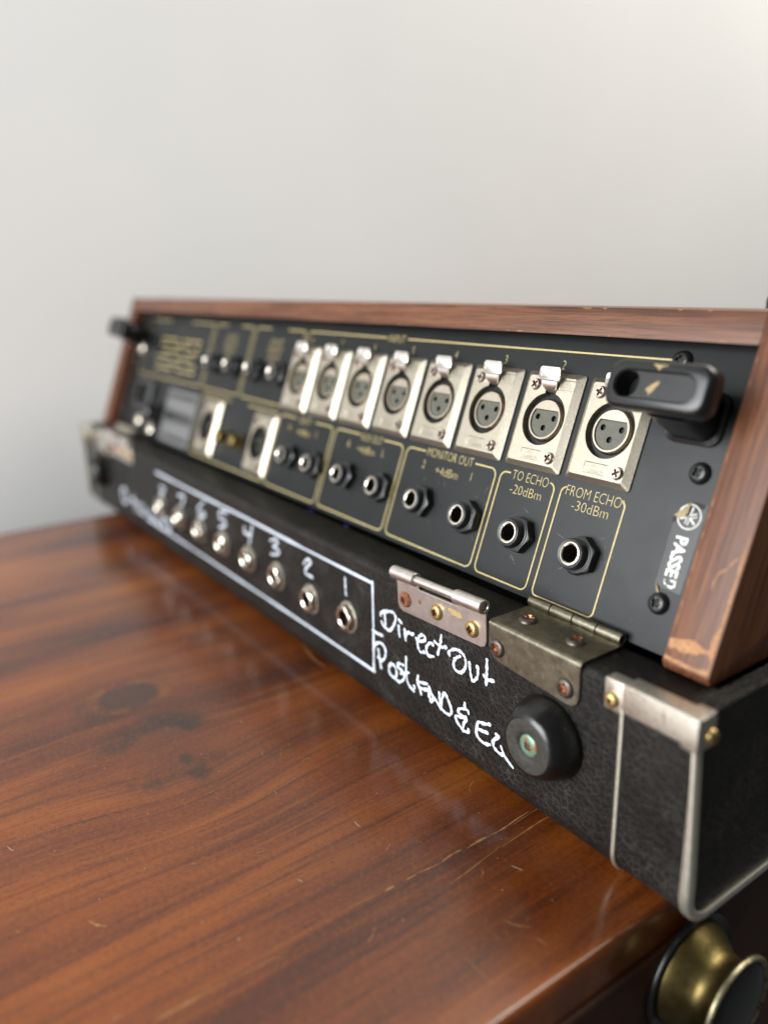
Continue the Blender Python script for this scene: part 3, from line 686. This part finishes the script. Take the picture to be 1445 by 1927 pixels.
for k in range(16):
    u = rc_.uniform(-330, -34); L = rc_.uniform(.8, 5) ; v = rc_.choice((125.3, 125.3, 114.2))
    part('edge_nick', MB().ribbon([(u, v), (u+L*.5, v-.15), (u+L, v)], rc_.uniform(.15, .38), 8.04, jit=.6, taper=True, dome=.02), 'particle', rail, FP)
for k in range(12):
    v = rc_.uniform(4, 120); L = rc_.uniform(1, 5)
    part('edge_nick', MB().ribbon([(-29.2, v), (-29.1, v+L*.5), (-29.25, v+L)], rc_.uniform(.15, .32), 8.04, jit=.6, taper=True, dome=.02), 'particle', ck, FP)

# gold printed frames
def gframe(u0, u1, v0, v1, gaps, r=3.6, w=.72):
    mb = MB()
    cn = {}
    def corner(cx, cy, a): return [(cx+r*math.cos(math.radians(a+90*k/6)), cy+r*math.sin(math.radians(a+90*k/6))) for k in range(7)]
    pth = [(gaps[1], v1)] + corner(u1-r, v1-r, 0)[::-1] + corner(u1-r, v0+r, -90)[::-1] + corner(u0+r, v0+r, 180)[::-1] + corner(u0+r, v1-r, 90)[::-1] + [(gaps[0], v1)]
    mb.ribbon(pth, w, .10, jit=.05, smooth=False, dome=.0)
    return mb
def gold(name, mb): return part(name, mb, 'gold', panel, FP, 0)
VB, VT = 3.67, 51.4
gold('printed_frame', gframe(-101.2, -68.5, VB, VT, (-99.4, -69.6), 2.6))
gold('printed_frame', gframe(-137.9, -105.1, VB, VT, (-132.4, -107.6), 3.2))
gold('printed_frame', gframe(-209.3, -141.1, VB, VT, (-194.2, -155.8)))
gold('printed_frame', gframe(-280.5, -212.7, VB, VT, (-255, -231)))
gold('printed_frame', gframe(-350.5, -284, VB, VT, (-330, -305)))
gold('printed_frame', gframe(-482, -353.5, VB, VT, (-430, -400)))
VU = 56.5
gold('printed_frame', gframe(-418, -346, VU, 108.3, (-395, -370)))
gold('printed_frame', gframe(-489, -422, VU, 108.3, (-468, -443)))
gold('printed_frame', gframe(-640, -493, VU, 108.3, (-590, -540)))
mb = MB()
mb.ribbon([(-58, 104), (-58.3, 106.5), (-60.5, 108.3), (-64, 108.3), (-234.5, 108.3)], .72, .10, jit=.05, smooth=False, dome=0)
mb.ribbon([(-254.5, 108.3), (-338, 108.3), (-341, 107), (-342.5, 104), (-342.5, 60)], .72, .10, jit=.05, smooth=False, dome=0)
gold('printed_line', mb)
def lett(txt, u, v, size, width, thin=-.018): gold('lettering', MB().text(txt, u, v, size, width, .10, thin=thin))
lett('FROM ECHO', -84.5, 50.6, 4.7, 28.2); lett('-30dBm', -84.3, 45.1, 4.5, 18.8)
lett('TO ECHO', -119.9, 51.2, 4.7, 21.6); lett('-20dBm', -120.4, 44.9, 4.5, 18.8)
lett('MONITOR OUT', -175.0, 51.6, 4.7, 34.6); lett('2', -192.8, 44.8, 4.5, None); lett('+4dBm', -174.2, 43.6, 4.5, 17); lett('1', -156.4, 45.0, 4.5, None)
lett('AUX OUT', -243.0, 50.6, 4.7, 20.6); lett('R', -263.5, 44.4, 4.5, None); lett('+4dBm', -245.6, 43.4, 4.5, 17); lett('L', -229.0, 44.6, 4.5, None)
lett('OUT', -317.5, 51, 4.7, 14); lett('R', -334.5, 44.4, 4.5, None); lett('+4dBm', -317, 43.4, 4.5, 17); lett('L', -300, 44.6, 4.5, None)
lett('INPUT', -244.4, 108.2, 4.7, 15)
for k in range(1, 9): lett(str(k), -84.5-36*(k-1)+1.2, 102.5, 4.4, None)
for u in (-382, -455):
    for j, wd in enumerate((26, 30, 24)): lett('OUT', u, 99-5.5*j, 4.2, wd*.7)
# the blurred print block at the far end
mb = MB()
for j in range(6):
    for i in range(9):
        if (i+j*2) % 5 == 4: continue
        mb.ribbon([(-600+i*10, 92-j*5.4), (-592+i*10, 92-j*5.4)], 1.3, .10, dome=0)
gold('printed_rows', mb)

# XLR-type sockets
def socket(name, idx, u, v0, male=False):
    """flange lies on the panel; local origin at its lower edge centre"""
    F = FP @ T(u, v0)
    W2, HH, B, Z1 = 16.25, 43.3, 3.0, 3.2
    outer = rrect(-W2, 0, W2, HH, 1.2, 3); inner = [(x*(W2-B)/W2, HH/2+(y-HH/2)*(HH/2-B*.8)/(HH/2)) for x, y in outer]
    cx, cy, R = .9, 22.2, 11.7
    hole = []
    if male: hole = circ(cx, cy, R, 44)
    else:
        a0 = math.asin(3.1/R)
        n = 44
        st = PI/2+a0; en = PI/2-a0+2*PI
        hole = [(cx+R*math.cos(st+(en-st)*k/n), cy+R*math.sin(st+(en-st)*k/n)) for k in range(n+1)]
        hole += [(cx+3.1, cy+R+3.2), (cx+2.6, cy+R+3.6), (cx-2.6, cy+R+3.6), (cx-3.1, cy+R+3.2)]
    mb = MB()
    mb.rings([[(x, y, 0) for x, y in outer], [(x, y, .9) for x, y in outer], [(x, y, Z1) for x, y in inner]], 0)
    mb.flat(inner, [hole], Z1)
    mb.rings([[(x, y, Z1) for x, y in hole], [(x, y, -7) for x, y in hole]], 1)
    mb.flat(hole, (), -6.9, 2)
    # shallow moulded fields with raised lettering
    for (x0, y0, x1, y1) in ((-6.3, 3.9, 5.3, 8.3), (5.2, 35.6, 14.3, 39.8)):
        mb.ribbon([(x0, y0), (x0, y1), (x1, y1)], .35, Z1+.03, smooth=False, dome=.12, jit=0)
        mb.ribbon([(x0, y0), (x1, y0)], .2, Z1+.02, smooth=False, dome=.05, jit=0)
    mb.text('ITT', -1.0, 7.0, 1.5, 3.6, Z1+.12); mb.text('CANNON', -.2, 5.0, 1.6, 8.0, Z1+.12); mb.text('XLR-3', 9.8, 37.6, 2.3, 7.6, Z1+.12)
    fl = part(name, mb, ('nickel', 'well', 'void'), mixer, F, 30)
    if not male:
        # inner shell with D-shaped mouth
        ro, rd, yd = 9.0, 7.9, 4.4
        a = math.asin(yd/rd); n = 36
        Dm = [(cx-.2+rd*math.cos(PI-a+(PI+2*a)*k/n), cy-.1+rd*math.sin(PI-a+(PI+2*a)*k/n)) for k in range(n+1)]
        mb = MB()
        mb.lathe([(ro+.9, -6.8), (ro+.85, -1.4), (ro+.55, .7), (ro+.1, 1.7), (ro-.35, 2.2)], 44, (cx-.2, cy-.1), cap1=False)
        mb.flat(circ(cx-.2, cy-.1, ro-.35, 44), [Dm], 2.2)
        mb.rings([[(x, y, 2.2) for x, y in Dm], [(x, y, -1) for x, y in Dm]], 0)
        part('shell', mb, 'shell', fl, F, 45)
        pins = [(cx-.2-4.6, cy+1.0), (cx-.2+4.6, cy+1.0), (cx-.2, cy-3.6)]
        D2 = inset(Dm, .25)
        mb = MB().flat(D2, [circ(x, y, 1.35, 14) for x, y in pins], 1.5)
        for x, y in pins: mb.rings([[(p, q, 1.5) for p, q in circ(x, y, 1.35, 14)], [(p, q, -3) for p, q in circ(x, y, 1.2, 14)]], 1).flat(circ(x, y, 1.2, 14), (), -2.9, 1)
        mb.rings([[(x, y, 1.5) for x, y in D2], [(x, y, -1) for x, y in D2]], 0)
        mb.text('2', cx-.2-2.6, cy+3.0, 1.4, .9, 1.55); mb.text('1', cx-.2+2.9, cy+3.0, 1.4, .5, 1.55); mb.text('3', cx-.2, cy-1.0, 1.4, .9, 1.55)
        part('insert', mb, ('insert', 'void'), fl, F, 30)
        # spring latch: neck curling out of the slot, broad push tab
        mb = MB(); neck = []
        for k in range(9):
            t = k/8; neck.append((cy+R+.6+4.6*t*t+.6*t, 1.0+4.6*math.sin(t*PI/2)))
        for sgn in (1,):
            up_ = [[(cx-w_, y, h), (cx+w_, y, h), (cx+w_, y-.25, h+.6), (cx-w_, y-.25, h+.6)] for (y, h), w_ in zip(neck, [2.6, 2.6, 2.7, 3.0, 3.5, 4.0, 4.3, 4.4, 4.4])]
            mb.rings(up_, 0, True, True)
        y0_, h_ = neck[-1]
        tab = rrect(cx-6.5, y0_-1.4, cx+5.7, y0_+4.9, 1.6, 4)
        tb_ = MB().slab(tab, (), 0, 1.0, .3)
        tb_.ribbon([(cx-5.2, y0_), (cx-5.2, y0_+3.8), (cx+4.4, y0_+3.8), (cx+4.4, y0_), (cx-5.2, y0_)], .22, 1.0, smooth=False, jit=0, dome=.08)
        tb_.text('PUSH', cx-.4, y0_+1.9, 2.4, 7.4, 1.05)
        tilt = math.radians(-9)
        vv = []
        for x, y, z in tb_.v:
            yy = y-y0_; vv.append((x, y0_+yy*math.cos(tilt)-z*math.sin(tilt), h_+yy*math.sin(-tilt)*.0+z*math.cos(tilt)+yy*.10))
        mb.add(vv, tb_.f)
        part('push_latch', mb, 'latch', fl, F, 40)
    else:
        mb = MB()
        mb.lathe([(11.0, -6.5), (8.2, -6.4)], 36, (cx, cy), cap1=True)
        for x, y in ((-4.2, 1.2), (4.2, 1.2), (0, -4)): mb.lathe([(1.2, -6), (1.2, 1), (.6, 1.8)], 12, (cx+x, cy+y), 1)
        part('insert', mb, ('insert', 'ring'), fl, F, 40)
    screw('nickel', fl, F, -8.4, 36.8, Z1-.1, idx*.7+.2); screw('nickel', fl, F, 10.6, 6.0, Z1-.1, idx*1.3+.5)
    return fl
s1 = socket('input_socket', 1, -84.5, 55.2)
for k in range(2, 9):
    s_ = dup(s1, mixer, FP @ T(-84.5-36*(k-1), 55.2))
    for n_, ch in enumerate([x for x in bpy.data.objects if x.parent == s_ and x.name.startswith('screw')]):
        ch.matrix_basis = ch.matrix_basis @ RZm(k*.61+n_)
m1 = socket('output_socket', 3, -367.5, 6.0, True)
dup(m1, mixer, FP @ T(-455.5, 6.0))

# quarter-inch jacks with hexagonal nuts
mb = MB()
hex_nut(mb, 8.5, 0, 4.6, 6.3, 0, .45, cham=.7)
mb.lathe([(6.9, 4.5), (6.9, 5.0), (6.2, 5.3), (6.2, 8.6), (6.0, 9.1), (5.6, 9.3), (5.1, 9.2), (5.0, 8.4)], 36, mi=0, cap1=False)
for k in range(4): mb.lathe([(6.2, 5.4+k*.8), (6.42, 5.7+k*.8), (6.2, 6.0+k*.8)], 36, mi=0, cap1=False)
mb.lathe([(5.0, 8.6), (4.75, 9.15), (4.2, 9.2), (3.75, 8.9), (3.65, 8.0)], 36, mi=1, cap1=False)
mb.lathe([(3.65, 8.2), (3.6, 2), (3.4, -6)], 28, mi=2)
jp = mb.mesh('jack', ('black_satin', 'ring', 'bore'), 32)
for i, u in enumerate((-80.7, -115.7, -150.0, -185.3, -220.6, -255.9, -291.2, -323)):
    link(bpy.data.objects.new('jack_socket', jp), mixer, FP @ T(u, 26.0) @ RZm(i*.55))
for i, u in enumerate((-364, -400, -436, -472)):
    link(bpy.data.objects.new('jack_socket', jp), mixer, FP @ T(u, 77.0) @ RZm(i*.8+.2))
# panel screws
for i, (u, v) in enumerate(((-41.6, 68.0), (-42.2, 18.6), (-62.3, 108.0), (-655, 18.6), (-655, 68), (-636, 108))):
    screw('black', mixer, FP, u, v, 0, i*.4+.3)

# cable cleats: post with broad front plate
def cleat(mir):
    mb = MB(); c = -49.5
    def ring(u0, u1, v0, v1, r, h): return [(x, y, h) for x, y in rrect(u0, v0, u1, v1, r, 5)]
    mb.rings([ring(-60.5, -37.4, 77.6, 97.8, 5, 0), ring(-60.5, -37.4, 77.6, 97.8, 5, 1.6), ring(-59, -38.6, 79, 97, 5, 2.6), ring(-58.0, -37.6, 81, 97.5, 5, 14), ring(-58.5, -36.2, 82.5, 98.5, 5, 21)], 0)
    sl = rrect(-67.2, 86.4, -34.0, 97.0, 5.2, 7)
    o0, o1 = (-70.4, 83.2, -29.2, 100.6), None
    mb.rings([ring(-66, -33, 86, 98, 5, 20.3), ring(-69.4, -30.2, 84.0, 99.8, 5, 20.8), ring(-70.4, -29.2, 83.0, 100.8, 5, 22.2), ring(-70.4, -29.2, 83.0, 100.8, 5, 28.2), ring(-69.9, -29.7, 83.5, 100.3, 5, 29.4), ring(-68.8, -30.8, 84.6, 99.2, 4.6, 30.0)], 0, True)
    fr_ = rrect(-68.8, 84.6, -30.8, 99.2, 4.6, 5)
    mb.flat(fr_, [sl], 30.0)
    sl2 = inset(sl, .7)
    mb.rings([[(x, y, 30.0) for x, y in sl], [(x, y, 29.2) for x, y in sl2]], 0)
    hl = circ(-61.6, 91.8, 5.0, 28)
    mb.flat(sl2, [hl], 29.2)
    mb.rings([[(x, y, 29.2) for x, y in hl], [(x, y, 10) for x, y in hl]], 0).flat(hl, (), 10.1, 1)
    if mir:
        mb.v = [(-698-x, y, z) for x, y, z in mb.v]; mb.f = [tuple(reversed(f)) for f in mb.f]
    return mb
cl = part('cable_cleat', cleat(False), ('black_plastic', 'void'), mixer, FP, 40)
part('cable_cleat', cleat(True), ('black_plastic', 'void'), mixer, FP, 40)
fk = [(-53.4, 90.0), (-52.6, 91.2), (-51.2, 92.2), (-49.4, 93.4), (-48.6, 93.6), (-48.9, 92.2), (-49.9, 90.6), (-51.2, 88.8), (-52.0, 88.2), (-51.8, 89.4)]
part('paint_fleck', MB().flat(ragged(fk, .25, 2, .5), (), 29.27), 'chip_gold', cl, FP, 0)
part('paint_fleck', MB().flat(ragged([(-52.6, 99.1), (-50.4, 98.0), (-49.6, 96.9), (-48.8, 98.2), (-46, 99.1)], .2, 4, .5), (), 30.05), 'chip_gold', cl, FP, 0)

# torn PASSED sticker
stk = part('sticker', MB().flat(ragged([(-46.4, 24.5), (-35.4, 24.0), (-34.9, 57.6), (-41.8, 56.8), (-44.5, 54.4), (-46.6, 51.2)], .3, 8, 1.5), (), .06), 'film', panel, FP, 0)
mb = MB()
mb.text('PASSE', -40.9, 36.7, 5.0, 15.2, .12, rot=-PI/2, thin=.03)
mb.ribbon([(-38.6, 27.9), (-38.6, 26.4), (-39.4, 25.6), (-41.0, 25.7)], .7, .12, dome=0, jit=.5).ribbon([(-38.7, 27.9), (-40.4, 27.9)], .7, .12, dome=0, jit=.5).ribbon([(-42.0, 26.0), (-42.9, 26.6), (-43.0, 27.6)], .4, .12, dome=0, jit=.6)
cxs, cys = -40.9, 51.9
mb.ribbon([(cxs+4.5*math.cos(2*PI*k/40), cys+4.5*math.sin(2*PI*k/40)) for k in range(41)], .42, .12, smooth=False, jit=.3, dome=0)
for a in (20, 140, 260):       # crossed forks
    ca, sa = math.cos(math.radians(a)), math.sin(math.radians(a))
    f_ = lambda x, y: (cxs+x*ca-y*sa, cys+x*sa+y*ca)
    mb.ribbon([f_(-3.4, 0), f_(-.8, 0)], .62, .12, smooth=False, dome=0, jit=.2)
    mb.ribbon([f_(2.9, .55), f_(0, .55), f_(-.8, 0)], .30, .12, smooth=False, dome=0, jit=.2); mb.ribbon([f_(2.9, -.55), f_(0, -.55), f_(-.8, 0)], .30, .12, smooth=False, dome=0, jit=.2)
part('sticker_print', mb, 'white_ink', stk, FP, 0)
mb = MB().add([(-47.0, 51.2, .15), (-44.2, 54.4, .3), (-41.7, 57.2, .15), (-40.9, 53.6, 1.6), (-41.8, 51.6, 1.3), (-44.2, 50.9, 1.0)], [(0, 5, 1), (5, 4, 1), (4, 3, 1), (3, 2, 1)])
part('sticker_fold', mb, 'fold', stk, FP, 0)
part('torn_adhesive', MB().flat(ragged([(-41.2, 57.6), (-36.0, 57.4), (-35.6, 56.2), (-38.6, 54.2), (-40.2, 55.2), (-41.0, 56.0)], .25, 6, .5), (), .09), 'void', stk, FP, 0)
part('torn_adhesive', MB().flat(ragged([(-47.2, 50.8), (-45.0, 51.0), (-44.2, 50.2), (-46.8, 48.6)], .2, 7, .5), (), .09), 'void', stk, FP, 0)
part('sticker_scrap', MB().add([(-46.2, 25.4, .1), (-45.0, 22.6, .1), (-43.2, 21.9, .2), (-44.6, 24.6, 1.0)], [(0, 1, 3), (1, 2, 3)]), 'fold', stk, FP, 0)

# fittings at the far end of the panel
iec = part('mains_inlet', MB().slab(rrect(-630, 24, -588, 52, 2), [rrect(-624, 29, -594, 47, 3)], 0, 3, .5, hole_to=-6).flat(rrect(-624, 29, -594, 47, 3), (), -5.9, 1), ('black_plastic', 'void'), mixer, FP)
part('fuse_holder', MB().lathe([(10, 0), (10, 4), (8, 4.6), (7.6, 12), (6, 13.4), (2, 13.4)], 28), 'black_plastic', mixer, FP @ T(-566, 24), 40)
lp = part('rating_label', MB().slab(rrect(-553, 4, -488, 49, 1.5), (), 0, .3), 'label_plate', mixer, FP)
mb = MB()
for v in (9, 24.5, 29, 44): mb.ribbon([(-548, v), (-493, v)], 4.2, .34, dome=0)
part('printed_rows', mb, 'film', lp, FP, 0)
for u, v in ((-676+12, 84), (-641, 80), (-604, 13), (-570, 9)):
    part('round_cap', MB().lathe([(6.4, 0), (6.4, 3), (5.2, 4.4), (2, 4.8)], 24), 'ring', mixer, FP @ T(u, v), 45)
for u in (-422, -399):
    part('terminal_post', MB().lathe([(6, 0), (6, 1.5), (4.0, 2.0), (3.8, 5), (4.8, 5.4), (4.8, 8), (3.6, 8.8), (1, 9)], 24), 'brass', mixer, FP @ T(u, 24), 40)

# plug scrapes round the sockets
rs = random.Random(11)
for u0 in (-80.7, -115.7, -150.0, -185.3, -220.6):
    for k in range(5):
        a = rs.uniform(0, 6.28); d = rs.uniform(10, 18); L = rs.uniform(1.5, 6); b = rs.uniform(0, 6.28)
        x, y = u0+d*math.cos(a)*.8, 26+d*math.sin(a)
        if y < 6 or y > 40: continue
        part('scuff', MB().ribbon([(x, y), (x+L*.5*math.cos(b)+.3, y+L*.5*math.sin(b)), (x+L*math.cos(b), y+L*math.sin(b)+.3)], rs.uniform(.10, .22), .05, jit=.8, taper=True, dome=.01), 'scuff', panel, FP, 0)
